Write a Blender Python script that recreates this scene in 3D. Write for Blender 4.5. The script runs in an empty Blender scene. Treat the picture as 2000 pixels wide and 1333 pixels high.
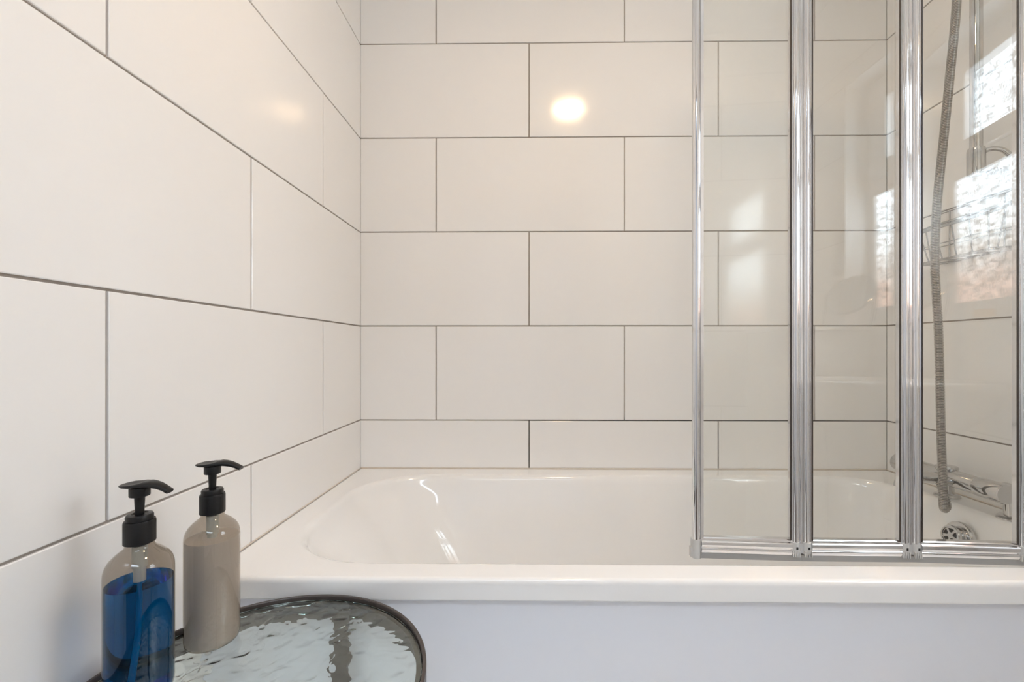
import bpy, bmesh, math, random
from mathutils import Vector, Matrix
random.seed(7)
sc = bpy.context.scene
COL = sc.collection
PI = math.pi

# ------------------------------------------------------------------ camera
CX, CY, CZ = 0.552, -1.4354, 0.938
cam = bpy.data.cameras.new('camera'); camo = bpy.data.objects.new('camera', cam); COL.objects.link(camo)
camo.location = (CX, CY, CZ); camo.rotation_euler = (PI/2, 0, 0.01277)
cam.sensor_width = 36.0; cam.lens = 875.55/2000*36
cam.shift_x = -27.13/2000; cam.shift_y = 18.93/2000
cam.clip_start = 0.02; cam.clip_end = 50
sc.camera = camo
# ------------------------------------------------------------------ world, light levels, exposure
W_STRENGTH = 0.9
PANE = 5.4          # daylight in the obscured window panes
LAMP = 35.0          # ceiling lamp diffuser
HALL_FILL = 5.4          # added cool fill in the unseen hallway
EXPO = 1.40
wd = bpy.data.worlds.new('world'); sc.world = wd; wd.use_nodes = True
wd.node_tree.nodes['Background'].inputs[0].default_value = (0.80, 0.88, 1.0, 1)
wd.node_tree.nodes['Background'].inputs[1].default_value = W_STRENGTH
sc.view_settings.view_transform = 'Standard'; sc.view_settings.look = 'None'
sc.view_settings.gamma = 1.0; sc.view_settings.use_curve_mapping = False
sc.view_settings.exposure = EXPO
sc.cycles.max_bounces = 18; sc.cycles.diffuse_bounces = 7; sc.cycles.glossy_bounces = 8
sc.cycles.transmission_bounces = 16; sc.cycles.transparent_max_bounces = 32
sc.cycles.caustics_refractive = True; sc.cycles.caustics_reflective = True
sc.cycles.sample_clamp_indirect = 20.0; sc.cycles.blur_glossy = 0.0
sc.cycles.use_denoising = True; sc.cycles.use_adaptive_sampling = True; sc.cycles.adaptive_threshold = 0.03

# ------------------------------------------------------------------ dimensions (m)
W = 1.678; RIM = 0.560; JZ = 0.7152; PITCH_Z = 0.302; PITCH_X = 0.602
CEIL = 2.215; REAR = -1.65

# ------------------------------------------------------------------ helpers
def mesh_obj(name, verts, faces, mat=None, parent=None, smooth=False):
    me = bpy.data.meshes.new(name); me.from_pydata([tuple(v) for v in verts], [], faces); me.update()
    if smooth:
        me.polygons.foreach_set('use_smooth', [True]*len(me.polygons))
    if mat: me.materials.append(mat)
    o = bpy.data.objects.new(name, me); COL.objects.link(o)
    if parent: o.parent = parent
    return o
def fix(o):
    bm = bmesh.new(); bm.from_mesh(o.data); bmesh.ops.recalc_face_normals(bm, faces=bm.faces)
    bm.to_mesh(o.data); bm.free(); return o
def crease(o, deg=35):
    # smooth shading with sharp edges beyond an angle
    bm = bmesh.new(); bm.from_mesh(o.data); bmesh.ops.recalc_face_normals(bm, faces=bm.faces)
    for f in bm.faces: f.smooth = True
    for e in bm.edges:
        if len(e.link_faces) == 2 and e.calc_face_angle(0) > math.radians(deg): e.smooth = False
    bm.to_mesh(o.data); bm.free(); return o
class MB:
    def __init__(s): s.v = []; s.f = []
    def add(s, v, f):
        n = len(s.v); s.v += [tuple(p) for p in v]; s.f += [tuple(i+n for i in q) for q in f]; return s
    def box(s, x0, x1, y0, y1, z0, z1, b=0.0):
        if b <= 0:
            v = [(x, y, z) for z in (z0, z1) for y in (y0, y1) for x in (x0, x1)]
            f = [(0,2,3,1), (4,5,7,6), (0,1,5,4), (2,6,7,3), (0,4,6,2), (1,3,7,5)]
            return s.add(v, f)
        bm = bmesh.new(); bmesh.ops.create_cube(bm, size=1)
        bmesh.ops.scale(bm, vec=(x1-x0, y1-y0, z1-z0), verts=bm.verts)
        bmesh.ops.translate(bm, vec=((x0+x1)/2, (y0+y1)/2, (z0+z1)/2), verts=bm.verts)
        bmesh.ops.bevel(bm, geom=list(bm.edges), offset=b, segments=2, profile=0.5, affect='EDGES')
        bm.verts.index_update()
        v = [tuple(p.co) for p in bm.verts]; f = [tuple(p.index for p in q.verts) for q in bm.faces]
        bm.free(); return s.add(v, f)
    def prism(s, poly, p0, p1, ux, uy):
        # extrude a 2-D outline (in axes ux, uy) from p0 to p1
        p0 = Vector(p0); p1 = Vector(p1); ux = Vector(ux); uy = Vector(uy); n = len(poly)
        v = [p0+ux*a+uy*b for a, b in poly]+[p1+ux*a+uy*b for a, b in poly]
        f = [(i, (i+1) % n, (i+1) % n+n, i+n) for i in range(n)]+[tuple(range(n))[::-1], tuple(range(n, 2*n))]
        return s.add(v, f)
    def lathe(s, prof, c=(0,0,0), axis='z', seg=48, sx=1.0, sy=1.0, caps=True):
        v = []; f = []
        for r, z in prof:
            for i in range(seg):
                a = 2*PI*i/seg; p = (r*math.cos(a)*sx, r*math.sin(a)*sy, z)
                if axis == 'x': p = (p[2], p[0], p[1])
                elif axis == 'y': p = (p[0], p[2], p[1])
                v.append((p[0]+c[0], p[1]+c[1], p[2]+c[2]))
        for k in range(len(prof)-1):
            for i in range(seg):
                j = (i+1) % seg; f.append((k*seg+i, k*seg+j, (k+1)*seg+j, (k+1)*seg+i))
        if caps:
            f.append(tuple(range(seg))[::-1]); f.append(tuple((len(prof)-1)*seg+i for i in range(seg)))
        return s.add(v, f)
    def sweep(s, pts, rad, seg=12, caps=True, closed=False, squash=None):
        P = [Vector(p) for p in pts]; n = len(P)
        R = rad if isinstance(rad, (list, tuple)) else [rad]*n
        T = []
        for i in range(n):
            if closed: t = P[(i+1) % n]-P[i-1]
            else: t = P[min(i+1, n-1)]-P[max(i-1, 0)]
            T.append(t.normalized())
        ref = Vector((0,0,1)) if abs(T[0].z) < .9 else Vector((1,0,0))
        nn = T[0].cross(ref).normalized(); v = []
        for i in range(n):
            nn = (nn-T[i]*nn.dot(T[i])).normalized(); b = T[i].cross(nn)
            for k in range(seg):
                a = 2*PI*k/seg; v.append(P[i]+(nn*math.cos(a)+b*math.sin(a))*R[i])
        f = []
        for i in range(n if closed else n-1):
            for k in range(seg):
                q = (k+1) % seg; j = (i+1) % n
                f.append((i*seg+k, i*seg+q, j*seg+q, j*seg+k))
        if caps and not closed:
            f.append(tuple(range(seg))[::-1]); f.append(tuple((n-1)*seg+k for k in range(seg)))
        return s.add(v, f)
    def cyl(s, a, b, r, seg=24, r2=None): return s.sweep([a, b], [r, r if r2 is None else r2], seg)
    def build(s, name, mat=None, parent=None, smooth=None):
        o = mesh_obj(name, s.v, s.f, mat, parent)
        if smooth is not None: crease(o, smooth)
        else: fix(o)
        return o
def bez(pts, n=24):
    # Catmull-Rom through the points
    P = [Vector(p) for p in pts]; P = [P[0]*2-P[1]]+P+[P[-1]*2-P[-2]]; out = []
    for i in range(1, len(P)-2):
        for k in range(n):
            t = k/n; a, b, c, d = P[i-1:i+3]
            out.append(0.5*((2*b)+(c-a)*t+(2*a-5*b+4*c-d)*t*t+(3*b-a-3*c+d)*t**3))
    out.append(P[-2]); return out
def empty(name, loc=(0,0,0)):
    o = bpy.data.objects.new(name, None); o.location = loc; o.empty_display_size = .05; COL.objects.link(o); return o
def tag(o, label=None, cat=None, group=None, kind=None):
    if label: o['label'] = label
    if cat: o['category'] = cat
    if group: o['group'] = group
    if kind: o['kind'] = kind
    return o
def shift_to(root, loc):
    # children were modelled in world space: keep them there while the Empty sits at the base
    root.location = loc
    for c in root.children: c.location = c.location - Vector(loc)

# ------------------------------------------------------------------ materials
def mat(name, col, rough=.5, metal=0.0, coat=0.0, spec=.5, ior=1.5, **kw):
    m = bpy.data.materials.new(name); m.use_nodes = True; b = m.node_tree.nodes['Principled BSDF']
    b.inputs['Base Color'].default_value = (*col, 1); b.inputs['Roughness'].default_value = rough
    b.inputs['Metallic'].default_value = metal; b.inputs['Specular IOR Level'].default_value = spec; b.inputs['IOR'].default_value = ior
    b.inputs['Coat Weight'].default_value = coat; b.inputs['Coat Roughness'].default_value = .03
    for k, v in kw.items(): b.inputs[k.replace('_', ' ')].default_value = v
    return m
def nd(m, t, **kw):
    n = m.node_tree.nodes.new(t)
    for k, v in kw.items():
        if hasattr(n, k): setattr(n, k, v)
        else: n.inputs[k].default_value = v
    return n
def lk(m, a, b): m.node_tree.links.new(a, b)
def bsdf(m): return m.node_tree.nodes['Principled BSDF']
def add_bump(m, scale=8, strength=.05, dist=.001, detail=2, coord='Object', tex='ShaderNodeTexNoise'):
    tc = nd(m, 'ShaderNodeTexCoord'); t = nd(m, tex); t.inputs['Scale'].default_value = scale
    if tex == 'ShaderNodeTexNoise': t.inputs['Detail'].default_value = detail
    bp = nd(m, 'ShaderNodeBump'); bp.inputs['Strength'].default_value = strength; bp.inputs['Distance'].default_value = dist
    lk(m, tc.outputs[coord], t.inputs['Vector']); lk(m, t.outputs[0], bp.inputs['Height']); lk(m, bp.outputs[0], bsdf(m).inputs['Normal'])
    return t
def add_tint(m, c1, c2, scale=3, coord='Object'):
    tc = nd(m, 'ShaderNodeTexCoord'); t = nd(m, 'ShaderNodeTexNoise'); t.inputs['Scale'].default_value = scale
    r = nd(m, 'ShaderNodeMixRGB'); r.inputs[1].default_value = (*c1, 1); r.inputs[2].default_value = (*c2, 1)
    lk(m, tc.outputs[coord], t.inputs['Vector']); lk(m, t.outputs[0], r.inputs[0]); lk(m, r.outputs[0], bsdf(m).inputs['Base Color'])

M_tile = mat('glazed white tile', (.87, .862, .85), .11, spec=.5)
add_tint(M_tile, (.875, .865, .852), (.86, .85, .837), 1.5); add_bump(M_tile, 3.0, .12, .0012, 1)
M_grout = mat('grout', (.34, .30, .265), .9)
def grout_nodes():
    m = M_grout; tc = nd(m, 'ShaderNodeNewGeometry'); n = nd(m, 'ShaderNodeTexNoise'); n.inputs['Scale'].default_value = 14
    mx = nd(m, 'ShaderNodeMixRGB'); mx.inputs[1].default_value = (.38, .335, .295, 1); mx.inputs[2].default_value = (.29, .255, .225, 1)
    lk(m, tc.outputs['Position'], n.inputs['Vector']); lk(m, n.outputs[0], mx.inputs[0])
    # black mould spots low down on the back wall beside the bath
    sp = nd(m, 'ShaderNodeSeparateXYZ'); lk(m, tc.outputs['Position'], sp.inputs[0])
    def rng(o, a, b, c, d):
        r = nd(m, 'ShaderNodeMapRange'); r.inputs[1].default_value = a; r.inputs[2].default_value = b
        r.inputs[3].default_value = c; r.inputs[4].default_value = d; lk(m, o, r.inputs[0]); return r.outputs[0]
    def mul(a, b):
        q = nd(m, 'ShaderNodeMath'); q.operation = 'MULTIPLY'; lk(m, a, q.inputs[0]); lk(m, b, q.inputs[1]); return q.outputs[0]
    n2 = nd(m, 'ShaderNodeTexNoise'); n2.inputs['Scale'].default_value = 9; lk(m, tc.outputs['Position'], n2.inputs['Vector'])
    k = mul(mul(rng(sp.outputs[0], .48, .56, 0, 1), rng(sp.outputs[0], 1.45, 1.62, 1, .35)), rng(sp.outputs[2], .715, .735, 1, 0))
    k = mul(mul(k, rng(sp.outputs[1], -.05, -.03, 0, 1)), rng(n2.outputs[0], .35, .45, .8, 1))
    m2 = nd(m, 'ShaderNodeMixRGB'); m2.inputs[2].default_value = (.035, .033, .03, 1)
    lk(m, k, m2.inputs[0]); lk(m, mx.outputs[0], m2.inputs[1]); lk(m, m2.outputs[0], bsdf(m).inputs['Base Color'])
grout_nodes()
M_enamel = mat('bath enamel', (.875, .87, .86), .10, coat=.5); add_bump(M_enamel, 5, .03, .001, 1)
M_panel = mat('bath side panel', (.80, .815, .865), .35); add_bump(M_panel, 4, .03, .001, 1)
M_paint = mat('white paint', (.85, .84, .82), .5); add_bump(M_paint, 60, .03, .0005)
M_ceil = mat('ceiling paint', (.87, .865, .855), .7); add_bump(M_ceil, 60, .03, .0005)
M_floor = mat('pale floor vinyl', (.86, .87, .865), .4); add_bump(M_floor, 20, .05, .0005)
M_hall = mat('hallway wall paint', (.76, .76, .77), .8); add_bump(M_hall, 30, .05, .001)
M_hallf = mat('hallway floor', (.12, .085, .06), .5); add_bump(M_hallf, 20, .05, .001)
M_chrome = mat('chrome', (.60, .59, .58), .055, metal=1.0); add_bump(M_chrome, 30, .01, .0003)
M_alu = mat('polished aluminium', (.74, .74, .75), .08, metal=1.0); add_bump(M_alu, 40, .01, .0003)
M_hose = mat('chrome hose', (.40, .38, .355), .24, metal=1.0); add_bump(M_hose, 60, .02, .0003)
M_pcap = mat('grey plastic', (.52, .52, .51), .35); add_bump(M_pcap, 60, .05, .0005)
M_rubber = mat('grey rubber seal', (.30, .295, .285), .45); add_bump(M_rubber, 40, .05, .0005)
M_gasket = mat('brown black gasket', (.05, .04, .033), .6); add_bump(M_gasket, 60, .02, .0003)
M_dark = mat('dark hole', (.015, .015, .015), .6); add_bump(M_dark, 60, .02, .0003)
M_black = mat('black pump plastic', (.007, .0065, .0065), .36, spec=.35); add_bump(M_black, 80, .03, .0003)
M_frame = mat('dark bronze painted steel', (.060, .047, .042), .36); add_bump(M_frame, 90, .05, .0003)
M_sili = mat('silicone', (.62, .55, .48), .4); add_bump(M_sili, 50, .05, .0005)
M_upvc = mat('white window frame', (.84, .84, .84), .25); add_bump(M_upvc, 20, .02, .0005)
M_mirror = mat('mirror glass', (.9, .9, .9), .01, metal=1.0); add_bump(M_mirror, 2, .001, .0001)
M_wire = mat('chrome wire', (.45, .445, .44), .12, metal=1.0); add_bump(M_wire, 60, .02, .0003)
M_ceramic = mat('basin ceramic', (.84, .83, .81), .08, coat=.5); add_bump(M_ceramic, 5, .02, .0005)
M_tube = mat('milky dip tube', (.62, .66, .62), .3); add_bump(M_tube, 60, .02, .0003)
M_cream = mat('cream liquid soap', (.68, .655, .62), .35); add_bump(M_cream, 20, .02, .0003)

def thin_glass(name, tint, ior=1.5, rough=.0, both=1.0, outside_only=False):
    m = bpy.data.materials.new(name); m.use_nodes = True; nt = m.node_tree; nt.nodes.clear()
    out = nt.nodes.new('ShaderNodeOutputMaterial'); mix = nt.nodes.new('ShaderNodeMixShader')
    tr = nt.nodes.new('ShaderNodeBsdfTransparent'); gl = nt.nodes.new('ShaderNodeBsdfGlossy')
    geo = nt.nodes.new('ShaderNodeNewGeometry'); dt = nt.nodes.new('ShaderNodeVectorMath'); dt.operation = 'DOT_PRODUCT'
    nt.links.new(geo.outputs['Normal'], dt.inputs[0]); nt.links.new(geo.outputs['Incoming'], dt.inputs[1])
    def mth(op, a, b_=None, c_=None):
        q = nt.nodes.new('ShaderNodeMath'); q.operation = op
        for i, v_ in enumerate((a, b_, c_)):
            if v_ is None: continue
            if isinstance(v_, (int, float)): q.inputs[i].default_value = v_
            else: nt.links.new(v_, q.inputs[i])
        return q.outputs[0]
    f0 = both*((ior-1)/(ior+1))**2      # Schlick reflectance, the same from both sides of the sheet
    fr = mth('MULTIPLY_ADD', mth('POWER', mth('SUBTRACT', 1.0, mth('ABSOLUTE', dt.outputs['Value'])), 5.0), 1-f0, f0)
    tr.inputs[0].default_value = (*tint, 1); gl.inputs[0].default_value = (1, 1, 1, 1); gl.inputs['Roughness'].default_value = rough
    if outside_only: fr = mth('MULTIPLY', fr, mth('SUBTRACT', 1.0, geo.outputs['Backfacing']))
    nt.links.new(fr, mix.inputs[0]); nt.links.new(tr.outputs[0], mix.inputs[1]); nt.links.new(gl.outputs[0], mix.inputs[2])
    nt.links.new(mix.outputs[0], out.inputs[0])
    tc = nt.nodes.new('ShaderNodeTexCoord'); n = nt.nodes.new('ShaderNodeTexNoise'); n.inputs['Scale'].default_value = 1.5
    bp = nt.nodes.new('ShaderNodeBump'); bp.inputs['Strength'].default_value = .02; bp.inputs['Distance'].default_value = .0005
    nt.links.new(tc.outputs['Object'], n.inputs[0]); nt.links.new(n.outputs[0], bp.inputs['Height']); nt.links.new(bp.outputs[0], gl.inputs['Normal'])
    return m
M_glass = thin_glass('clear safety glass', (.965, .968, .955))
M_smoke = thin_glass('smoked clear plastic', (.66, .615, .565), ior=1.56, rough=.02, both=1.0, outside_only=True)   # both faces of the thin wall reflect
def glass(name, col, ior, rough=0.0):
    m = bpy.data.materials.new(name); m.use_nodes = True; nt = m.node_tree; nt.nodes.clear()
    out = nt.nodes.new('ShaderNodeOutputMaterial'); g = nt.nodes.new('ShaderNodeBsdfGlass')
    g.inputs['Color'].default_value = (*col, 1); g.inputs['IOR'].default_value = ior; g.inputs['Roughness'].default_value = rough
    nt.links.new(g.outputs[0], out.inputs[0]); return m, nt, g
M_blue, nt, g = glass('blue liquid soap', (.06, .44, .74), 1.33)
tc = nt.nodes.new('ShaderNodeTexCoord'); n = nt.nodes.new('ShaderNodeTexNoise'); n.inputs['Scale'].default_value = 8
mx = nt.nodes.new('ShaderNodeMixRGB'); mx.inputs[1].default_value = (.0, .42, .84, 1); mx.inputs[2].default_value = (.0, .49, .90, 1)
nt.links.new(tc.outputs['Object'], n.inputs[0]); nt.links.new(n.outputs[0], mx.inputs[0]); nt.links.new(mx.outputs[0], g.inputs['Color'])
M_hammer, nt, g = glass('hammered table glass', (.962, .994, .98), 1.5, .0)
tc = nt.nodes.new('ShaderNodeTexCoord'); n0 = nt.nodes.new('ShaderNodeTexNoise'); n0.inputs['Scale'].default_value = 14
mp = nt.nodes.new('ShaderNodeMixRGB'); mp.inputs[0].default_value = .06
vo = nt.nodes.new('ShaderNodeTexVoronoi'); vo.feature = 'SMOOTH_F1'; vo.inputs['Scale'].default_value = 55; vo.inputs['Smoothness'].default_value = .6
bp = nt.nodes.new('ShaderNodeBump'); bp.inputs['Strength'].default_value = 1.0; bp.inputs['Distance'].default_value = .0014
nt.links.new(tc.outputs['Object'], n0.inputs[0]); nt.links.new(tc.outputs['Object'], mp.inputs[1]); nt.links.new(n0.outputs[1], mp.inputs[2])
nt.links.new(mp.outputs[0], vo.inputs['Vector']); nt.links.new(vo.outputs['Distance'], bp.inputs['Height']); nt.links.new(bp.outputs[0], g.inputs['Normal'])

def pane_material():
    # obscured window glass lit by daylight; below it a brick wall outside tints the light
    m = bpy.data.materials.new('daylit obscured glass'); m.use_nodes = True; nt = m.node_tree; nt.nodes.clear()
    N = nt.nodes.new; L = nt.links.new
    out = N('ShaderNodeOutputMaterial'); em = N('ShaderNodeEmission'); geo = N('ShaderNodeNewGeometry')
    no = N('ShaderNodeTexNoise'); no.inputs['Scale'].default_value = 60; no.inputs['Detail'].default_value = 3; no.inputs['Distortion'].default_value = 1.2
    L(geo.outputs['Position'], no.inputs['Vector'])
    mr = N('ShaderNodeMapRange'); mr.inputs[1].default_value = .40; mr.inputs[2].default_value = .60; mr.inputs[3].default_value = .28; mr.inputs[4].default_value = 1.20
    L(no.outputs[0], mr.inputs[0])
    sp = N('ShaderNodeSeparateXYZ'); L(geo.outputs['Position'], sp.inputs[0])
    n2 = N('ShaderNodeTexNoise'); n2.inputs['Scale'].default_value = 30; L(geo.outputs['Position'], n2.inputs['Vector'])
    ad = N('ShaderNodeMath'); ad.operation = 'MULTIPLY_ADD'; ad.inputs[1].default_value = .12; L(n2.outputs[0], ad.inputs[0]); L(sp.outputs[2], ad.inputs[2])
    ramp = N('ShaderNodeValToRGB'); r = N('ShaderNodeMapRange'); r.inputs[1].default_value = 1.10; r.inputs[2].default_value = 1.55
    L(ad.outputs[0], r.inputs[0]); L(r.outputs[0], ramp.inputs[0])
    e = ramp.color_ramp.elements; e[0].position = .22; e[0].color = (.30, .20, .165, 1); e[1].position = .75; e[1].color = (.78, .90, 1.0, 1)
    k = ramp.color_ramp.elements.new(.38); k.color = (.36, .34, .33, 1)
    k = ramp.color_ramp.elements.new(.55); k.color = (.62, .68, .72, 1)
    mu = N('ShaderNodeMixRGB'); mu.blend_type = 'MULTIPLY'; mu.inputs[0].default_value = 1
    L(ramp.outputs[0], mu.inputs[1]); L(mr.outputs[0], mu.inputs[2])
    L(mu.outputs[0], em.inputs[0]); em.inputs[1].default_value = PANE; L(em.outputs[0], out.inputs[0])
    return m
M_pane = pane_material()
def emis(name, col, s):
    m = bpy.data.materials.new(name); m.use_nodes = True; b = bsdf(m)
    b.inputs['Base Color'].default_value = (.8, .8, .8, 1)
    b.inputs['Emission Color'].default_value = (*col, 1); b.inputs['Emission Strength'].default_value = s; return m
M_lamp = emis('lit lamp diffuser', (1.0, .68, .38), LAMP)
M_hfill = emis('added hallway fill panel', (.74, .86, 1.0), HALL_FILL)  # glow of the added fill panel, cool to balance the lamp

# ------------------------------------------------------------------ tiled walls
TILE_CACHE = {}
def tile_mesh(w, h):
    key = (round(w, 4), round(h, 4))
    if key in TILE_CACHE: return TILE_CACHE[key]
    t = .006; b = .0012; a, c = w/2, h/2
    v = [(x*a, y*c, -.004) for x, y in ((-1,-1), (1,-1), (1,1), (-1,1))]
    v += [(x*a, y*c, t-.004-b*.7) for x, y in ((-1,-1), (1,-1), (1,1), (-1,1))]
    v += [(x*(a-b), y*(c-b), t-.004) for x, y in ((-1,-1), (1,-1), (1,1), (-1,1))]
    f = [(3,2,1,0), (8,9,10,11)]
    for i in range(4):
        j = (i+1) % 4; f += [(i, j, j+4, i+4), (i+4, j+4, j+8, i+8)]
    me = bpy.data.meshes.new('tile'); me.from_pydata(v, [], f); me.update(); me.materials.append(M_tile)
    TILE_CACHE[key] = me; return me
def subtract(rects, h):
    out = []
    for (a, b, c, d) in rects:
        if h[1] <= a or h[0] >= b or h[3] <= c or h[2] >= d: out.append((a, b, c, d)); continue
        if c < h[2]: out.append((a, b, c, h[2]))
        if d > h[3]: out.append((a, b, h[3], d))
        lo, hi = max(c, h[2]), min(d, h[3])
        if a < h[0]: out.append((a, h[0], lo, hi))
        if b > h[1]: out.append((h[1], b, lo, hi))
    return out
G = .0038
def tile_wall(parent, place, u0, u1, z0, z1, j_even, j_odd, holes=()):
    # place(u, z, tilt) -> matrix; rows alternate joint offsets
    k = math.floor((z0-JZ)/PITCH_Z)
    while JZ+k*PITCH_Z < z1:
        za, zb = JZ+k*PITCH_Z, JZ+(k+1)*PITCH_Z
        off = j_even if k % 2 == 0 else j_odd
        n = math.floor((u0-off)/PITCH_X)
        while off+n*PITCH_X < u1:
            ua, ub = max(u0, off+n*PITCH_X), min(u1, off+(n+1)*PITCH_X)
            a, b = max(za, z0), min(zb, z1)
            rs = [(ua, ub, a, b)] if ub-ua > .006 and b-a > .006 else []
            for h in holes: rs = subtract(rs, h)
            for (p, q, c, d) in rs:
                w, hh = q-p-G, d-c-G
                if w < .006 or hh < .006: continue
                o = bpy.data.objects.new('tile', tile_mesh(w, hh)); COL.objects.link(o); o.parent = parent
                o.matrix_local = place((p+q)/2, (c+d)/2, (random.gauss(0, .0006), random.gauss(0, .0006)))
            n += 1
        k += 1
def basis(ex, ey, ez, loc, tilt):
    m = Matrix((ex, ey, ez)).transposed().to_4x4(); m.translation = Vector(loc)
    return m @ Matrix.Rotation(tilt[0], 4, 'X') @ Matrix.Rotation(tilt[1], 4, 'Y')
S = .0018   # grout is recessed this much behind the tile faces (tile face = nominal wall plane)
WIN = (-1.372, -.760, 1.020, 1.860)       # window opening: y0, y1, z0, z1
DOOR = (.10, .90, 0.0, 1.98)

wb = MB().box(-.15, W+.25, S, .15, 0, CEIL).build('wall_back', M_grout); tag(wb, kind='structure')
tile_wall(wb, lambda u, z, t: basis((1,0,0), (0,0,1), (0,-1,0), (u, -.002+.002, z), t) , 0.0, W, RIM+.001, CEIL, .2454, .5439)
wl = MB().box(-.15, -S, REAR-.12, S, 0, CEIL).build('wall_left', M_grout); tag(wl, kind='structure')
tile_wall(wl, lambda u, z, t: basis((0,-1,0), (0,0,1), (1,0,0), (0, -u, z), t), 0.0, -REAR, 0, CEIL, .2586, .5617)
b = MB()
b.box(W+S, W+.25, WIN[1], S, 0, CEIL); b.box(W+S, W+.25, REAR-.12, WIN[0], 0, CEIL)
b.box(W+S, W+.25, WIN[0], WIN[1], 0, WIN[2]); b.box(W+S, W+.25, WIN[0], WIN[1], WIN[3], CEIL)
wr = b.build('wall_right', M_grout); tag(wr, kind='structure')
tile_wall(wr, lambda u, z, t: basis((0,1,0), (0,0,1), (-1,0,0), (W, -u, z), t), 0.0, -REAR, 0, CEIL, .387-.602, .086, [(-WIN[1], -WIN[0], WIN[2], WIN[3])])
b = MB()
b.box(-.15, DOOR[0], REAR-.12, REAR-S, 0, CEIL); b.box(DOOR[1], W+.25, REAR-.12, REAR-S, 0, CEIL); b.box(DOOR[0], DOOR[1], REAR-.12, REAR-S, DOOR[3], CEIL)
wq = b.build('wall_rear', M_grout); tag(wq, kind='structure')
tile_wall(wq, lambda u, z, t: basis((-1,0,0), (0,0,1), (0,1,0), (u, REAR, z), t), 0.0, W, 0, CEIL, .30, .60, [(DOOR[0]-.06, DOOR[1]+.06, -1, DOOR[3]+.06)])
fl = MB().box(-.15, W+.25, REAR-.12, .15, -.05, 0).build('floor', M_floor); tag(fl, kind='structure')
ce = MB().box(-.15, W+.25, REAR-.12, .15, CEIL, CEIL+.05).build('ceiling', M_ceil); tag(ce, kind='structure')
# door opening with architrave and the dim hallway beyond
b = MB(); y0 = REAR
b.box(DOOR[0]-.06, DOOR[0], y0-.004, y0+.016, 0, DOOR[3]+.06, .004); b.box(DOOR[1], DOOR[1]+.06, y0-.004, y0+.016, 0, DOOR[3]+.06, .004)
b.box(DOOR[0], DOOR[1], y0-.004, y0+.016, DOOR[3], DOOR[3]+.06, .004)
tag(b.build('door_1', M_paint), kind='structure')
hx0, hx1, hy0, hy1 = -.25, 1.35, -3.0, REAR-.12
b = MB(); b.box(hx0-.05, hx0, hy0, hy1, 0, 2.25); b.box(hx1, hx1+.05, hy0, hy1, 0, 2.25); b.box(hx0-.05, hx1+.05, hy0-.05, hy0, 0, 2.25)
b.box(hx0-.05, hx1+.05, hy0-.05, hy1, 2.25, 2.30)
tag(b.build('wall_hallway', M_hall), kind='structure')
tag(MB().box(hx0-.05, hx1+.05, hy0-.05, hy1, -.05, -.001).build('floor_hallway', M_hallf), kind='structure')

hl = empty('hall_fill', (.50, -2.03, 2.25)); tag(hl, 'added fill panel on the unseen hallway ceiling outside the doorway', 'fill light')  # added out of view to brighten the bath front and lower room
MB().box(-.52, .52, -.22, .22, -.045, -.001, .006).build('fill_frame', M_paint, hl)
MB().box(-.49, .49, -.19, .19, -.050, -.044).build('fill_diffuser', M_hfill, hl)
# ------------------------------------------------------------------ window on the right wall
win = empty('window_1', (W, (WIN[0]+WIN[1])/2, WIN[2])); tag(win, kind='structure')
PX = 1.768; y0, y1, z0, z1 = WIN; b = MB()
f0, f1 = PX-.012, PX+.045
b.box(f0, f1, y0, y0+.034, z0, z1, .003); b.box(f0, f1, y1-.034, y1, z0, z1, .003)
b.box(f0, f1, y0+.034, y1-.034, z0, z0+.065, .003); b.box(f0, f1, y0+.034, y1-.034, z1-.04, z1, .003)
b.box(f0, f1, y0+.034, y1-.034, 1.467, 1.520, .003)
o = b.build('window_frame', M_upvc); o.parent = win; o.location = -win.location
b = MB(); a0, a1, c0, c1 = y0+.034, y1-.034, 1.520, z1-.04
b.box(f0-.018, f1, a0, a0+.068, c0, c1, .004); b.box(f0-.018, f1, a1-.068, a1, c0, c1, .004)
b.box(f0-.018, f1, a0+.068, a1-.068, c0, c0+.05, .004); b.box(f0-.018, f1, a0+.068, a1-.068, c1-.05, c1, .004)
o = b.build('fanlight_sash', M_upvc); o.parent = win; o.location = -win.location
for (pa, pb, pc, pd) in ((y0+.034, y1-.034, z0+.065, 1.467), (a0+.068, a1-.068, c0+.05, c1-.05)):
    o = MB().box(PX, PX+.006, pa, pb, pc, pd).build('pane', M_pane); o.parent = win; o.location = -win.location
b = MB(); r = .004   # plastered reveal lining and sill board
b.box(W-.001, f0+.002, y0-.001, y0+r, z0, z1); b.box(W-.001, f0+.002, y1-r, y1+.001, z0, z1); b.box(W-.001, f0+.002, y0, y1, z1-r, z1+.001)
o = b.build('reveal', M_paint); o.parent = win; o.location = -win.location
o = MB().box(W-.004, f0+.002, y0, y1, z0-.001, z0+.008, .002).build('window_sill', M_upvc); o.parent = win; o.location = -win.location
tag(MB().box(PX+.05, PX+.055, y0-.05, y1+.05, z0-.05, z1+.05).build('trim_1', M_upvc), kind='structure')

# boxed-in ledge in the rear right corner, level with the window sill
led = MB().box(1.30, W-.001, REAR+.001, -1.25, 0, 1.004).build('trim_2', M_paint); tag(led, kind='structure')
o = MB().box(1.29, W-.001, REAR+.001, -1.24, 1.004, 1.020, .003).build('ledge_top', M_upvc); o.parent = led

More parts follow.
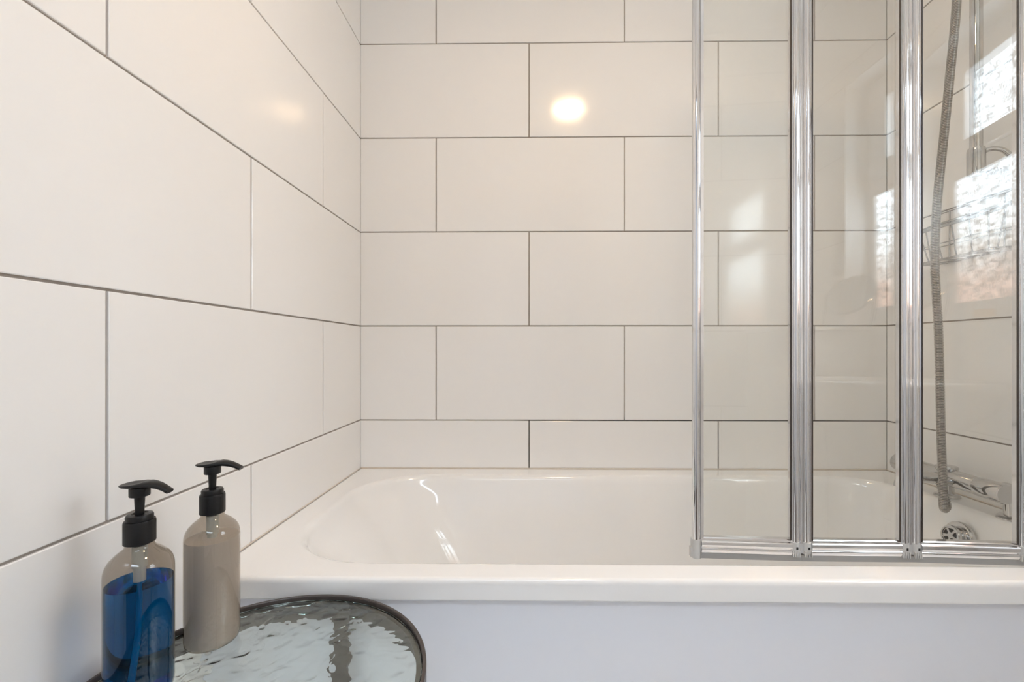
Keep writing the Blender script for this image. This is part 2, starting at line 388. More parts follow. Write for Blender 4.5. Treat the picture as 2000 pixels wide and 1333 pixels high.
# ------------------------------------------------------------------ ceiling lamp
lt = empty('ceiling_lamp', (.744, -.913, CEIL)); tag(lt, 'round white flush ceiling lamp with a warm lit diffuser above the bath front', 'ceiling lamp')
o = MB().lathe([(.083, 0), (.083, -.010), (.078, -.013)], seg=48).build('lamp_rim', M_paint, lt, 40)
o = MB().lathe([(.076, -.004), (.075, -.016), (.066, -.021), (.03, -.024), (.002, -.0245)], seg=48).build('diffuser', M_lamp, lt, 50)

# ------------------------------------------------------------------ bathtub
def sdf(px, py, x0, x1, y0, y1, r):
    cx, cy = (x0+x1)/2, (y0+y1)/2; qx = abs(px-cx)-(x1-x0)/2+r; qy = abs(py-cy)-(y1-y0)/2+r
    return math.hypot(max(qx, 0), max(qy, 0))+min(max(qx, qy), 0)-r
BX, BY = .80, -.352
def ring(x0, x1, y0, y1, r, z, angs):
    out = []
    for a in angs:
        lo, hi = 0.0, 2.0; c, s = math.cos(a), math.sin(a)
        for _ in range(34):
            m = (lo+hi)/2
            if sdf(BX+c*m, BY+s*m, x0, x1, y0, y1, r) < 0: lo = m
            else: hi = m
        out.append((BX+c*lo, BY+s*lo, z))
    return out
O = (.0015, W-.0015, -.695, -.0015)
angs = set(round(2*PI*i/240, 6) for i in range(240))
for x in (O[0], O[1]):
    for y in (O[2], O[3]):
        a0 = math.atan2(y-BY, x-BX) % (2*PI)
        for d in (-.012, -.006, -.002, 0, .002, .006, .012): angs.add(a0+d)
for i in range(240):   # denser towards the two ends
    x = O[0]+.0; 
    t = (i/239*2-1); a0 = math.atan2(t*.34, -.78) % (2*PI); angs.add(round(a0, 6))
    if i % 3 == 0: angs.add(round(math.atan2(t*.34, .78) % (2*PI), 6))
angs = sorted(angs)
def outer(d, z, r=.006): return ring(O[0]+d, O[1]-d, O[2]+d, O[3]-d, r, z, angs)
I = (.075, 1.598, -.636, -.080)
def inner(l, rr, f, bk, r, z): return ring(I[0]+l, I[1]-rr, I[2]+f, I[3]-bk, r, z, angs)
rings = [outer(.010, RIM-.036), outer(.0015, RIM-.0365), outer(0, RIM-.035), outer(0, RIM-.033), outer(0, RIM-.010), outer(0, RIM-.0075), outer(.0009, RIM-.0038), outer(.0030, RIM-.0010), outer(.0062, RIM, .004), outer(.0085, RIM, .004), outer(.012, RIM, .004)]
rings += [inner(-.016, -.012, -.010, -.013, .192, RIM), inner(-.012, -.008, -.007, -.010, .19, RIM), inner(-.005, -.003, -.003, -.004, .185, RIM-.0012), inner(0, 0, 0, 0, .18, RIM-.005), inner(.005, .003, .003, .005, .178, RIM-.012), inner(.010, .006, .005, .008, .176, RIM-.024)]
for t in (.08, .16, .26, .36, .46, .56, .66, .75, .83, .89):
    rings.append(inner(.010+.25*t**.72, .006+.07*t, .005+.065*t, .008+.08*t**.8, min(.190, .176+.03*t), RIM-.024-.345*t))
for t, z in ((.95, .352), (1.05, .374), (1.25, .388), (1.6, .395), (2.4, .399)):
    rings.append(inner(.010+.25*t**.72, .006+.07*t+.03*(t-.9), .005+.065*t+.02*(t-.9), .008+.08*t**.8+.02*(t-.9), max(.10, .190-.03*(t-.9)), RIM-z))
n = len(angs); v = [p for r_ in rings for p in r_]; f = []
for k in range(len(rings)-1):
    for i in range(n):
        j = (i+1) % n; f.append((k*n+i, k*n+j, (k+1)*n+j, (k+1)*n+i))
v.append((BX, BY, RIM-.400)); c = len(v)-1; k = len(rings)-1
for i in range(n): f.append((k*n+i, k*n+(i+1) % n, c))
tub = empty('bathtub', (W/2, -.35, 0)); tag(tub, 'white bathtub set in the tiled alcove behind the lilac grey side panel', 'bathtub')
o = mesh_obj('tub_shell', v, f, M_enamel); crease(o, 60); o.parent = tub; o.location = -tub.location
for fx in (.35, 1.35):     # feet that carry the shell, out of sight
    for fy in (-.50, -.20):
        o = MB().cyl((fx, fy, 0), (fx, fy, RIM-.398), .02, 16).build('foot', M_pcap, None, 40); o.parent = tub; o.location = -tub.location
# overflow and filler cover on the inner right end
OV = Vector((1.571, -.352, .493))
nrm = Vector((-1, 0, .21)).normalized(); up = Vector((.21, 0, 1)).normalized(); sd = Vector((0, 1, 0))
def disc_rings(prof, seg=48):
    v = []; f = []
    for r_, h in prof:
        for i in range(seg):
            a = 2*PI*i/seg; v.append(OV+nrm*h+(sd*math.cos(a)+up*math.sin(a))*r_)
    for k in range(len(prof)-1):
        for i in range(seg):
            j = (i+1) % seg; f.append((k*seg+i, k*seg+j, (k+1)*seg+j, (k+1)*seg+i))
    f.append(tuple((len(prof)-1)*seg+i for i in range(seg))); f.append(tuple(range(seg))[::-1]); return v, f
v, f = disc_rings([(.036, -.006), (.036, .002), (.0345, .0045), (.030, .0055), (.025, .004)])
ov = crease(mesh_obj('overflow_cover', v, f, M_chrome), 35); ov.parent = tub; ov.location = -tub.location
v, f = disc_rings([(.024, .003), (.024, .020), (.0225, .0225), (.019, .0225), (.0185, .0205)])
o = crease(mesh_obj('overflow_knob', v, f, M_chrome), 30); o.parent = ov
for k in range(5):
    a0 = 2*PI*k/5+.3; pts = []
    for (r_, da) in ((.0075, -.28), (.0165, -.42), (.0165, 0), (.0165, .42), (.0075, .28)):
        pts.append(OV+nrm*.0212+(sd*math.cos(a0+da)+up*math.sin(a0+da))*r_)
    q = [p-nrm*.002 for p in pts]; m = 5
    o = mesh_obj('drain_slot', q+pts, [tuple(range(m))[::-1], tuple(range(m, 2*m))]+[(i, (i+1) % m, (i+1) % m+m, i+m) for i in range(m)], M_dark); fix(o); o.parent = ov
# bath side panel
pn = MB().box(.002, W-.002, -.684, -.668, 0, RIM-.030, .002).build('side_panel', M_panel); pn['label'] = 'plain lilac grey side panel below the bath rim'
pn.parent = tub; pn.location = -tub.location
# silicone beads
def bead(name, pts, r): tag(MB().sweep(pts, r, 8).build(name, M_sili, None, 60), kind='structure')
bead('trim_3', [(0, -.002, RIM+.0005), (W, -.002, RIM+.0005)], .0028)
bead('trim_4', [(.0015, -.69, RIM+.0005), (.0015, 0, RIM+.0005)], .0022)
bead('trim_5', [(W-.0015, -.69, RIM+.0005), (W-.0015, 0, RIM+.0005)], .0022)

# ------------------------------------------------------------------ folding shower screen
scr = empty('shower_screen', (1.27, -.63, RIM)); tag(scr, 'folding clear glass shower screen with polished metal frame on the bath rim', 'shower screen')
def put(o, p=scr): o.parent = p; o.location = o.location-Vector(p.location) if p is scr else o.location; return o
N = [Vector((.8525, -.6128, 0)), Vector((1.0345, -.6230, 0)), Vector((1.2265, -.6245, 0)), Vector((1.4225, -.6352, 0)), Vector((1.668, -.6480, 0))]
GA = [-3.2, 1.2, -5.2, -3.0]      # angle of each pane in plan, degrees
TOPZ = 2.02; RT, RB, SB = .5992, .5717, .5607
def xy(p, d, n_, a, b): return p+d*a+n_*b
def vprofile(P, d, nn, poly, z0, z1, name, m, parent=None):
    o = MB().prism(poly, (P.x, P.y, z0), (P.x, P.y, z1), d, nn).build(name, m, None, 28)
    if parent is None: put(o)
    else: o.parent = parent
    return o
def arc(cx, cy, r, a0, a1, n_=10, sy=1.0): return [(cx+r*math.cos(math.radians(a0+(a1-a0)*i/n_)), cy+r*sy*math.sin(math.radians(a0+(a1-a0)*i/n_))) for i in range(n_+1)]
# a = along the screen (to the right), b = towards the bath (+)  / the room (-)
tube = arc(0, 0, .0074, 0, 360, 28)[:-1]
def jamb(side):
    # grooved aluminium jamb, mirrored for the other edge; a runs away from the pane
    pts = [(-.0085, .0060), (-.0085, -.0052), (-.0072, -.0064), (-.0060, -.0056), (-.0052, -.0040), (-.0046, -.0040)]
    pts += arc(.0012, -.0030, .0056, 195, 345, 9, 1.0)
    pts += [(.0074, -.0030), (.0080, -.0042), (.0088, -.0042), (.0092, -.0030), (.0092, .0060)]
    if side < 0: pts = [(-a, b) for a, b in pts][::-1]
    return [(a*.92, b) for a, b in pts]
for i in range(4):
    A, B = N[i], N[i+1]; d = (B-A).normalized(); nn = Vector((-d.y, d.x, 0)); L = (B-A).length
    a_in = .0085 if i == 0 else .0182; b_in = .0182 if i < 3 else .014
    # pane
    mid = A+d*((a_in+L-b_in)/2); half = (L-a_in-b_in)/2+.003; ga = math.radians(GA[i]); gd = Vector((math.cos(ga), math.sin(ga), 0)); gn = Vector((-gd.y, gd.x, 0))
    o = MB().prism([(-half, -.002), (half, -.002), (half, .002), (-half, .002)], (mid.x, mid.y, RT-.006), (mid.x, mid.y, TOPZ-.01), gd, gn).build('glass_pane', M_glass); put(o)
    # bottom rail with stepped face, and top rail
    prof = [(.0075, 0), (-.0030, 0), (-.0048, .0016), (-.0056, .0042), (-.0075, .0052), (-.0088, .0070), (-.0094, .0110), (-.0090, .0148), (-.0070, .0160), (-.0066, .0176), (-.0080, .0190), (-.0086, .0225), (-.0078, .0262), (-.0062, .0275), (.0075, .0275)]
    p0 = A+d*(a_in-.001); p1 = B-d*(b_in-.001)
    for nm, zb, sg in (('bottom_rail', RT, -1), ('top_rail', TOPZ-.02, 1)):
        o = MB().prism([(b_, sg*a_) for b_, a_ in prof], (p0.x, p0.y, zb), (p1.x, p1.y, zb), nn, (0, 0, 1)).build(nm, M_alu, None, 24); put(o)
    # rubber seal under the rail
    p0 = A+d*(.006 if i == 0 else 0); p1 = B
    o = MB().prism([(-.0066, 0), (.004, 0), (.004, -.009), (-.0045, -.0112), (-.0072, -.0104)], (p0.x, p0.y, RB+.001), (p1.x, p1.y, RB+.001), nn, (0, 0, 1)).build('seal_strip', M_rubber, None, 40); put(o)
    # jambs
    zj = .5945
    if i == 0:
        vprofile(A, d, nn, tube, zj, TOPZ, 'edge_post', M_alu)
        vprofile(A+d*.0085, d, nn, [(-.002, -.0045), (.0035, -.0045), (.0035, .0045), (-.002, .0045)], zj, TOPZ, 'glass_channel', M_alu)
    else:
        vprofile(A+d*.0103, d, nn, jamb(-1), zj, TOPZ, 'side_post', M_alu)
    if i > 0: vprofile(A+d*.0192, d, nn, [(-.0009, -.0066), (.0008, -.0060), (.0008, -.0042), (-.0009, -.0042)], RT-.001, TOPZ-.02, 'gasket', M_gasket)
    if i < 3:
        vprofile(B-d*.0192, d, nn, [(.0009, -.0066), (.0009, -.0042), (-.0008, -.0042), (-.0008, -.0060)], RT-.001, TOPZ-.02, 'gasket', M_gasket)
        vprofile(B-d*.0103, d, nn, jamb(1), zj, TOPZ, 'side_post', M_alu)
        vprofile(B, d, nn, [(-.0030, .004), (-.0030, -.0035), (-.0012, -.0052), (.0012, -.0052), (.0030, -.0035), (.0030, .004)], zj-.002, TOPZ, 'hinge_strip', M_alu)
        # moulded hinge block at the foot of the fold
        bb = MB()
        for s in (-1, 1):
            c_ = B+d*(s*.0103)
            bb.prism(arc(0, -.001, .0082, 180, 360, 10)+[(.0086, .006), (-.0086, .006)], (c_.x, c_.y, RB+.003), (c_.x, c_.y, zj+.001), d, nn)
            for k in range(4):
                c2 = c_+d*(-.0055+.0036*k); bb.prism([(-.0008, -.0102), (.0008, -.0102), (.0008, -.006), (-.0008, -.006)], (c2.x, c2.y, RB-.0012), (c2.x, c2.y, RB+.009), d, nn)
        bb.prism([(-.004, -.004), (.004, -.004), (.004, .004), (-.004, .004)], (B.x, B.y, RB+.003), (B.x, B.y, zj-.002), d, nn)
        hb = bb.build('hinge_block', M_pcap, None, 35); put(hb)
        for s in (-1, 1):
            c_ = B+d*(s*.0103+.001)-nn*.0091
            o = MB().prism([(-.0016, -.0005), (.0016, -.0005), (.0016, .001), (-.0016, .001)], (c_.x, c_.y, .5835), (c_.x, c_.y, .5880), d, nn).build('screw_hole', M_dark); o.parent = hb
# end cap at the free edge
A = N[0]; d = (N[1]-N[0]).normalized(); nn = Vector((-d.y, d.x, 0))
bb = MB().prism(arc(0, 0, .0084, 165, 375, 14)+[(.0084, .006), (-.0084, .006)], (A.x, A.y, SB), (A.x, A.y, .5950), d, nn)
bb.prism([(-.0112, -.004), (-.006, -.004), (-.006, .005), (-.0112, .005)], (A.x, A.y, SB+.002), (A.x, A.y, .5800), d, nn)
put(bb.build('end_cap', M_pcap, None, 35))
A = N[4]; d = (N[4]-N[3]).normalized(); nn = Vector((-d.y, d.x, 0))
vprofile(A, d, nn, [(-.016, -.009), (-.013, -.011), (.008, -.011), (.008, .010), (-.016, .010)], RIM+.001, TOPZ+.01, 'wall_post', M_alu)

# ------------------------------------------------------------------ bath mixer tap
BXR, BZ = 1.600, .620
tap = empty('bath_mixer_tap', (1.628, -.300, RIM)); tag(tap, 'chrome bath mixer tap standing on the right end of the bath', 'tap')
def tp(o): o.parent = tap; o.location = -tap.location; return o
def ycyl(prof): return MB().lathe(prof, (BXR, 0, BZ), 'y', 40)
tp(ycyl([(.0200, -.372), (.0212, -.366), (.0212, -.190), (.0200, -.184)]).build('mixer_body', M_chrome, None, 35))
tp(ycyl([(.0212, -.4340), (.0226, -.4310), (.0226, -.3745), (.0214, -.3725)]).build('temperature_handle', M_chrome, None, 35))
tp(ycyl([(.0214, -.1830), (.0226, -.1810), (.0226, -.1390), (.0205, -.1365)]).build('flow_handle', M_chrome, None, 35))
for y in (-.4168, -.2579):
    yb = y*1.0
    pts = bez([(BXR+.004, y+.002, BZ+.004), (BXR+.022, y+.001, BZ+.004), (1.628, y, BZ-.014), (1.630, y, RIM+.004)], 10)
    lg = tp(MB().sweep(pts, [.0165]*(len(pts)//3)+[.0150]*(len(pts)-len(pts)//3), 24).build('pillar_leg', M_chrome, None, 50))
    o = MB().lathe([(.0275, RIM+.0002), (.0275, RIM+.003), (.024, RIM+.0065), (.0165, RIM+.009)], (1.630, y, 0), 'z', 36).build('foot_plate', M_chrome, None, 35); o.parent = lg
pts = bez([(BXR, -.298, BZ-.002), (1.56, -.298, BZ-.001), (1.51, -.298, BZ+.002), (1.483, -.298, BZ-.007), (1.474, -.298, BZ-.026)], 10)
tp(MB().sweep(pts, [.0150-.0025*i/(len(pts)-1) for i in range(len(pts))], 24).build('spout', M_chrome, None, 50))
tp(MB().lathe([(.0175, BZ+.012), (.0225, BZ+.0195), (.0235, BZ+.024), (.021, BZ+.0275), (.004, BZ+.029)], (BXR, -.290, 0), 'z', 36).build('diverter_knob', M_chrome, None, 35))
tp(MB().lathe([(.0075, BXR-.038), (.0105, BXR-.035), (.0105, BXR-.012)], (0, -.318, BZ-.004), 'x', 24).build('hose_outlet', M_chrome, None, 35))

# ------------------------------------------------------------------ riser rail and hose
rl = empty('riser_rail', (1.615, -.350, 1.36)); tag(rl, 'vertical chrome shower riser rail on the right wall', 'shower rail')
def rp(o, p=rl): o.parent = p; o.location = -rl.location if p is rl else (0, 0, 0); return o
rp(MB().cyl((1.615, -.35, 1.362), (1.615, -.35, 2.12), .0120, 28).build('rail_tube', M_chrome, None, 40))
for z in (1.392, 2.08):
    bk = rp(MB().lathe([(.0150, z-.034), (.0172, z-.031), (.0172, z+.024), (.0155, z+.030), (.0122, z+.031)], (1.615, -.35, 0), 'z', 32).build('rail_bracket', M_chrome, None, 35))
    pts = bez([(1.618, -.352, z+.014), (1.636, -.362, z+.023), (1.655, -.370, z+.018), (1.668, -.374, z+.004)], 8)
    o = MB().sweep(pts, .0055, 16).build('bracket_arm', M_chrome, None, 50); o.parent = bk
    o = MB().box(1.630, 1.676, -.385, -.345, z-.033, z-.026, .002).build('bracket_plate', M_chrome, None, 40); o.parent = bk
hd = MB().sweep([(1.612, -.352, 1.935), (1.585, -.362, 1.945), (1.556, -.372, 1.950)], [.020, .018, .015], 20).build('handset_holder', M_chrome, None, 50); rp(hd)
o = empty('shower_handset', (1.548, -.375, 1.95)); tag(o, 'chrome shower handset high on the riser rail above the hose', 'shower head'); sh = o
for nm, g_ in (('handset_handle', MB().sweep([(1.552, -.374, 1.92), (1.545, -.380, 2.00), (1.515, -.388, 2.09), (1.490, -.395, 2.125)], [.010, .012, .012, .014], 20)),
               ('spray_head', MB().sweep([(1.498, -.392, 2.140), (1.478, -.398, 2.108), (1.472, -.400, 2.098)], [.028, .050, .048], 32))):
    q = g_.build(nm, M_chrome, None, 50); q.parent = sh; q.location = -sh.location
hp = [(1.548, -.376, 1.915)]
hp += [(1.5353, -0.385, 1.7386), (1.5265, -0.378, 1.577), (1.519, -0.372, 1.4475), (1.506, -0.368, 1.282), (1.503, -0.366, 1.1498), (1.5084, -0.364, 1.0655), (1.5155, -0.362, 0.9688), (1.5203, -0.36, 0.8475), (1.5245, -0.358, 0.7378), (1.5291, -0.357, 0.6403), (1.5303, -0.357, 0.5977)]
x_, y_, z_ = hp[-1]
hp += [(x_+.001, y_+.001, z_-.022), (x_+.007, y_+.006, z_-.037), (x_+.017, y_+.013, z_-.040), (x_+.026, y_+.019, z_-.030), (BXR-.046, -.324, BZ-.012), (BXR-.036, -.318, BZ-.004)]
raw = bez(hp, 40); L = [0]
for i in range(1, len(raw)): L.append(L[-1]+(raw[i]-raw[i-1]).length)
def at(s):
    import bisect
    k = min(max(bisect.bisect_left(L, s), 1), len(L)-1); t = (s-L[k-1])/max(L[k]-L[k-1], 1e-9); return raw[k-1].lerp(raw[k], t)
step = .0037; cnt = int(L[-1]/step); pts = []; rad = []
for k in range(cnt):
    for fr, r_ in ((0, .0064), (.13, .0068), (.24, .0085), (.56, .0088), (.87, .0085)):
        pts.append(at((k+fr)*step)); rad.append(r_)
hs = MB().sweep(pts, rad, 14).build('shower_hose', M_hose, None, 70)
tag(hs, 'ribbed metal shower hose hanging in a narrow loop behind the glass screen', 'shower hose')

# ------------------------------------------------------------------ wire caddy on the right wall
cd = empty('wire_caddy', (1.66, -.29, 1.18)); tag(cd, 'chrome wire shower caddy basket on the right wall under the rail', 'shower caddy')
def cp(o): o.parent = cd; o.location = -cd.location; return o
def loop(pts, r, seg=8, closed=True):
    return MB().sweep(pts, r, seg, closed=closed)
def rrect(x0, x1, y0, y1, z0, z1, r=.015, n_=5):
    # rounded rectangle; height z0 at x0 (front) and z1 at x1 (wall)
    out = []
    for cx, cy, a0 in ((x1-r, y1-r, 0), (x0+r, y1-r, 90), (x0+r, y0+r, 180), (x1-r, y0+r, 270)):
        for k in range(n_+1):
            a = math.radians(a0+90*k/n_); x = cx+r*math.cos(a); out.append((x, cy+r*math.sin(a), z0+(z1-z0)*(x-x0)/(x1-x0)))
    return out
cp(loop(rrect(1.588, 1.672, -.420, -.170, 1.252, 1.286), .0032).build('top_rim', M_wire, None, 60))
cp(loop(rrect(1.604, 1.672, -.400, -.190, 1.172, 1.176), .0030).build('base_rim', M_wire, None, 60))
cp(loop(rrect(1.596, 1.672, -.410, -.180, 1.212, 1.222), .0014).build('middle_wire', M_wire, None, 60))
cp(MB().sweep([(1.671, -.415, 1.312), (1.671, -.175, 1.312)], .0016, 8).build('back_wire', M_wire, None, 60))
cp(MB().sweep(rrect(1.610, 1.6105, -.385, -.205, 1.171, 1.171, .0002, 1), .0014, 6, closed=True).build('base_wire', M_wire, None, 60))
for k in range(6):
    y = -.405+.227*k/5; ya = -.390+.197*k/5
    cp(MB().sweep(bez([(1.589, y, 1.252), (1.597, (y+ya)/2, 1.212), (1.605, ya, 1.176), (1.616, ya, 1.171), (1.668, ya, 1.175)], 5), .0017, 8).build('upright_wire', M_wire, None, 60))
for k, (y, ya) in enumerate(((-.418, -.399), (-.172, -.191))):
    for x in (1.615, 1.650):
        cp(MB().sweep([(x, y, 1.252+.0004*(x-1.588)*1000), (x, ya, 1.174)], .0017, 8).build('side_wire', M_wire, None, 60))
for y in (-.36, -.22):
    cp(MB().sweep([(1.671, y, 1.176), (1.672, y, 1.290), (1.672, y, 1.314)], .0017, 8).build('rear_wire', M_wire, None, 60))

# ------------------------------------------------------------------ side table
TX, TY, TR, TZ = .2170, -.9060, .2050, .5370
tb = empty('side_table', (TX, TY, 0)); tag(tb, 'round side table with dark metal rim and rippled glass top beside the bath', 'side table')
def circ(prof, seg=128):
    v = []; f = []; m = len(prof)
    for i in range(seg):
        a = 2*PI*i/seg
        for r_, z in prof: v.append((r_*math.cos(a), r_*math.sin(a), z))
    for i in range(seg):
        for k in range(m): f.append((i*m+k, i*m+(k+1) % m, ((i+1) % seg)*m+(k+1) % m, ((i+1) % seg)*m+k))
    return v, f
v, f = circ([(TR, TZ-.0010), (TR-.0010, TZ), (TR-.0042, TZ), (TR-.0050, TZ-.0010), (TR-.0050, TZ-.040), (TR, TZ-.040)])
o = mesh_obj('rim_band', v, f, M_frame, tb); crease(o, 30)
v, f = circ([(TR-.0050, TZ-.0115), (TR-.0130, TZ-.0115), (TR-.0130, TZ-.0140), (TR-.0050, TZ-.0140)])
o = mesh_obj('glass_ledge', v, f, M_frame, tb); crease(o, 30)
o = MB().lathe([(TR-.0065, TZ-.0112), (TR-.0060, TZ-.0100), (TR-.0060, TZ-.0068), (TR-.0068, TZ-.0060)], seg=96).build('glass_top', M_hammer, tb, 30)
for a in (82, 202, 322):
    c, s = math.cos(math.radians(a)), math.sin(math.radians(a)); rr = TR-.0065
    p = [(rr*c, rr*s, TZ-.012), (rr*c, rr*s, TZ-.030), ((rr-.008)*c, (rr-.008)*s, .20), ((rr-.004)*c, (rr-.004)*s, 0)]
    v = []; f = []
    for q in p:
        for (i, j) in ((-.0135, -.003), (.0135, -.003), (.0135, .003), (-.0135, .003)): v.append((q[0]-s*i-c*j*1.0-c*.003, q[1]+c*i-s*j-s*.003, q[2]))
    for k in range(3): f += [(k*4+i, k*4+(i+1) % 4, k*4+4+(i+1) % 4, k*4+4+i) for i in range(4)]
    f += [(3,2,1,0), (12,13,14,15)]
    o = mesh_obj('leg', v, f, M_frame, tb); fix(o)
v, f = circ([(TR-.014, .150), (TR-.020, .150), (TR-.020, .144), (TR-.014, .144)], 96)
o = mesh_obj('lower_ring', v, f, M_frame, tb); crease(o, 30)

# ------------------------------------------------------------------ pump bottles
GZ = TZ-.0060
def bottle(label, x, y, liquid, level, wisp, yaw):
    r0 = empty('pump_bottle', (x, y, GZ)); r0.rotation_euler.z = yaw
    tag(r0, label, 'bottle', None)
    R = .0333
    prof = [(.028, .0003), (.0305, .0010), (.0322, .0028), (.0330, .0060), (R, .0110), (R, .1450), (.0328, .1510), (.0312, .1570), (.0280, .1625), (.0232, .1675), (.0190, .1710), (.0158, .1735), (.0142, .1760), (.0140, .1790), (.0140, .1840)]
    sh = MB().lathe(prof, seg=64, caps=False); n_ = 64
    sh.f.append(tuple(range(64))[::-1])
    o = sh.build('bottle_shell', M_smoke, r0, 50)
    lp = [(.0265, .0016), (.0292, .0022), (.0310, .0038), (.0318, .0070), (.0321, .0120)]
    lp += [(.0321, min(level, .144)-.0004)] if level <= .146 else [(.0321, .1440), (.0317, level)]
    lp += [(lp[-1][0]-.0006, level)] if level <= .146 else []
    o = MB().lathe(lp, seg=64).build('liquid', liquid, r0, 40)
    o = MB().lathe([(.0060, .128), (.0060, .150), (.0075, .1505), (.0075, .176)], seg=24).build('pump_housing', M_tube, r0, 40)
    o = MB().sweep([(0, 0, .130), (-.002, .001, .08), (-.012, .004, .012)], .0022, 10).build('dip_tube', M_tube, r0, 60)
    # collar: knurled cap, upper ring
    pts = []; seg = 72; v = []; f = []
    for z, ra in ((.1795, .0148), (.1800, .0153), (.2040, .0153), (.2062, .0146)):
        for i in range(seg):
            a = 2*PI*i/seg; q = ra+(.00022 if i % 2 else 0); v.append((q*math.cos(a), q*math.sin(a), z))
    for k in range(3):
        for i in range(seg): f.append((k*seg+i, k*seg+(i+1) % seg, (k+1)*seg+(i+1) % seg, (k+1)*seg+i))
    f += [tuple(range(seg))[::-1], tuple(3*seg+i for i in range(seg))]
    cap = crease(mesh_obj('screw_cap', v, f, M_black, r0), 30)
    o = MB().lathe([(.0132, .2060), (.0134, .2110), (.0124, .2130), (.0085, .2135), (.0068, .2122)], seg=48).build('cap_ring', M_black, cap, 35)
    o = MB().lathe([(.0043, .2100), (.0046, .2200), (.0052, .2330), (.0056, .2365), (.0060, .2385)], seg=32).build('pump_stem', M_black, r0, 35)
    hd = MB().lathe([(.0098, .2345), (.0102, .2352), (.0102, .2440), (.0098, .2450)], seg=40).build('pump_collar', M_black, r0, 35)
    # nozzle head: lofted saddle with a drooping spout to +x
    secs = [(-.0195, .0030, .2475, .0010), (-.0188, .0075, .2480, .0020), (-.0160, .0112, .2478, .0036), (-.0110, .0136, .2470, .0048), (-.0040, .0142, .2468, .0056), (.0040, .0128, .2480, .0066), (.0110, .0102, .2492, .0074), (.0180, .0078, .2490, .0076), (.0260, .0062, .2476, .0072), (.0330, .0054, .2450, .0064), (.0400, .0047, .2414, .0050)]
    seg = 24; v = []; f = []
    for k, (sx, w, zc, th) in enumerate(secs):
        dish = max(0, 1-abs(sx+.004)/.014)
        for i in range(seg):
            a = 2*PI*i/seg; cy, sz = math.cos(a), math.sin(a)
            yy = w*(abs(cy)**.8)*(1 if cy >= 0 else -1); zz = th*.5*(abs(sz)**.8)*(1 if sz >= 0 else -1)
            edge = (yy/w)**2
            if sz > 0: zz += .0026*dish*(edge-.7)
            if sz < 0 and sx > -.012: zz *= 1.0
            v.append((sx+(.0018 if sz > 0 else -.0018)*abs(sz)*(sx > .036), yy, zc+zz+.0014*dish*edge))
    for k in range(len(secs)-1):
        for i in range(seg): f.append((k*seg+i, k*seg+(i+1) % seg, (k+1)*seg+(i+1) % seg, (k+1)*seg+i))
    f += [tuple(range(seg))[::-1], tuple((len(secs)-1)*seg+i for i in range(seg))]
    crease(mesh_obj('pump_head', v, f, M_black, r0), 50)
    return r0
bottle('smoked pump bottle half filled with blue liquid, nearer the camera', .0862, -.9085, M_blue, .134, 0, math.radians(-6))
bottle('smoked pump bottle filled with cloudy grey liquid beside the bath rim', .1035, -.8110, M_cream, .1455, 0, math.radians(2))

# ------------------------------------------------------------------ things seen only as reflections
mr = empty('shaving_mirror', (1.634, -1.285, 1.020)); tag(mr, 'small round tilted mirror on wire feet on the ledge by the window', 'mirror')
def mp_(o): o.parent = mr; o.location = -mr.location; return o
c0 = Vector((1.634, -1.285, 1.122)); nv = Vector((-.80, .335, .50)).normalized(); e1 = nv.cross(Vector((0, 0, 1))).normalized(); e2 = nv.cross(e1)
def mdisc(prof, seg=56):
    v = []; f = []
    for r_, h in prof:
        for i in range(seg):
            a = 2*PI*i/seg; v.append(c0+nv*h+(e1*math.cos(a)+e2*math.sin(a))*r_)
    for k in range(len(prof)-1):
        for i in range(seg): f.append((k*seg+i, k*seg+(i+1) % seg, (k+1)*seg+(i+1) % seg, (k+1)*seg+i))
    f += [tuple(range(seg))[::-1], tuple((len(prof)-1)*seg+i for i in range(seg))]; return v, f
v, f = mdisc([(.070, -.004), (.0745, -.003), (.0755, 0), (.0745, .003), (.072, .004)]); mp_(crease(mesh_obj('mirror_rim', v, f, M_chrome), 40))
v, f = mdisc([(.0715, .0035), (.0715, .0046)]); mp_(crease(mesh_obj('mirror_glass', v, f, M_mirror), 40))
for s in (-1, 1):
    h = c0+e1*(.078*s)
    mp_(MB().sweep([(h.x, h.y, 1.135), (h.x-.004, h.y+.002, 1.08), (h.x-.006, h.y-.012, 1.0225)], .0014, 8).build('foot_wire', M_wire, None, 60))
    mp_(MB().sweep([(h.x, h.y, 1.135), (h.x+.004, h.y-.02, 1.08), (h.x+.006, h.y-.035, 1.0225)], .0014, 8).build('foot_wire', M_wire, None, 60))
jr = empty('small_jar', (1.715, -1.16, 1.028)); tag(jr, 'small amber jar with a white lid on the window sill', 'jar')
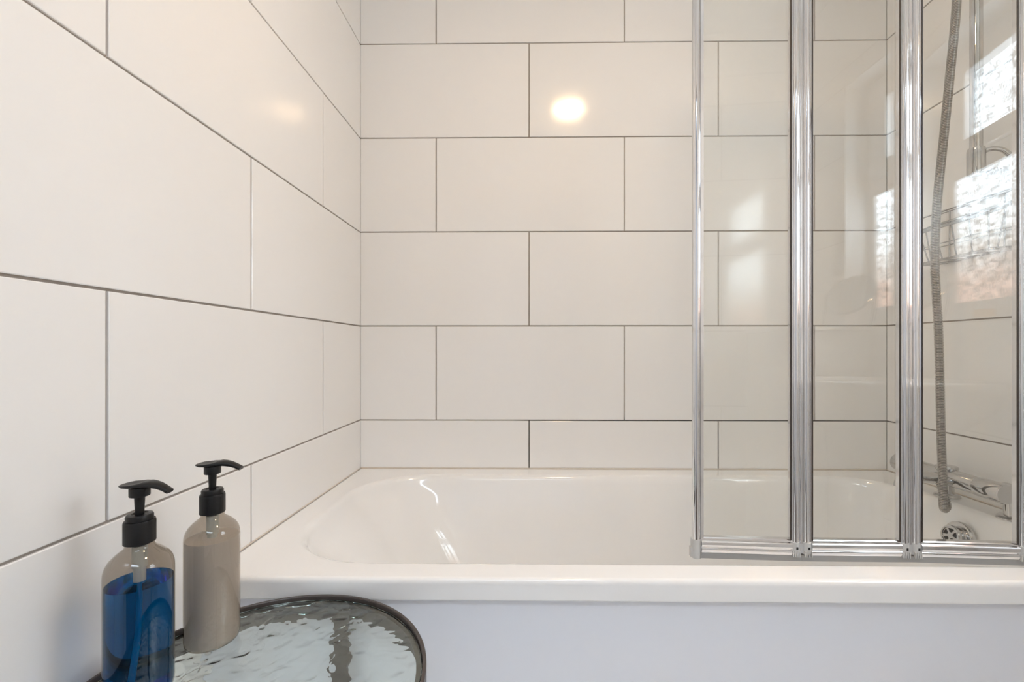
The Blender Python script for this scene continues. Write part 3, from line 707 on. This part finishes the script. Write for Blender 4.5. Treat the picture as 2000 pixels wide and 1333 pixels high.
M_amber = mat('amber jar', (.75, .42, .12), .2, coat=.5); add_bump(M_amber, 30, .02, .0003)
MB().lathe([(.020, 0), (.022, .002), (.022, .022), (.019, .025)], seg=32).build('jar_body', M_amber, jr, 35)
MB().lathe([(.021, .025), (.021, .036), (.0195, .038)], seg=32).build('jar_lid', M_upvc, jr, 35)
# washbasin against the right wall below the window
bs = empty('washbasin', (1.47, -1.10, 0)); tag(bs, 'white ceramic washbasin on a pedestal below the window', 'washbasin')
def bring(x0, x1, y0, y1, r_, z, n_=72):
    out = []
    cx, cy = (x0+x1)/2, (y0+y1)/2
    for i in range(n_):
        a = 2*PI*i/n_; lo, hi = 0.0, 1.0; c, s = math.cos(a), math.sin(a)
        for _ in range(26):
            m = (lo+hi)/2
            if sdf(cx+c*m, cy+s*m, x0, x1, y0, y1, r_) < 0: lo = m
            else: hi = m
        out.append((cx+c*lo, cy+s*lo, z))
    return out
rs = [bring(1.40, 1.60, -1.16, -1.04, .05, .72), bring(1.30, 1.66, -1.225, -.985, .09, .78), bring(1.265, 1.672, -1.236, -.970, .08, .835), bring(1.262, 1.673, -1.237, -.968, .08, .852), bring(1.268, 1.670, -1.233, -.973, .08, .858), bring(1.295, 1.640, -1.212, -.995, .08, .858), bring(1.300, 1.635, -1.207, -1.000, .08, .852), bring(1.33, 1.60, -1.18, -1.03, .07, .77), bring(1.42, 1.54, -1.13, -1.08, .02, .755)]
n_ = 72; v = [p for r_ in rs for p in r_]; f = []
for k in range(len(rs)-1):
    for i in range(n_): f.append((k*n_+i, k*n_+(i+1) % n_, (k+1)*n_+(i+1) % n_, (k+1)*n_+i))
f += [tuple(range(n_))[::-1], tuple((len(rs)-1)*n_+i for i in range(n_))]
o = crease(mesh_obj('basin_bowl', v, f, M_ceramic), 60); o.parent = bs; o.location = -bs.location
o = MB().lathe([(.10, 0), (.095, .02), (.07, .10), (.065, .60), (.075, .735)], (1.50, -1.10, 0), 'z', 40).build('pedestal', M_ceramic, None, 50); o.parent = bs; o.location = -bs.location
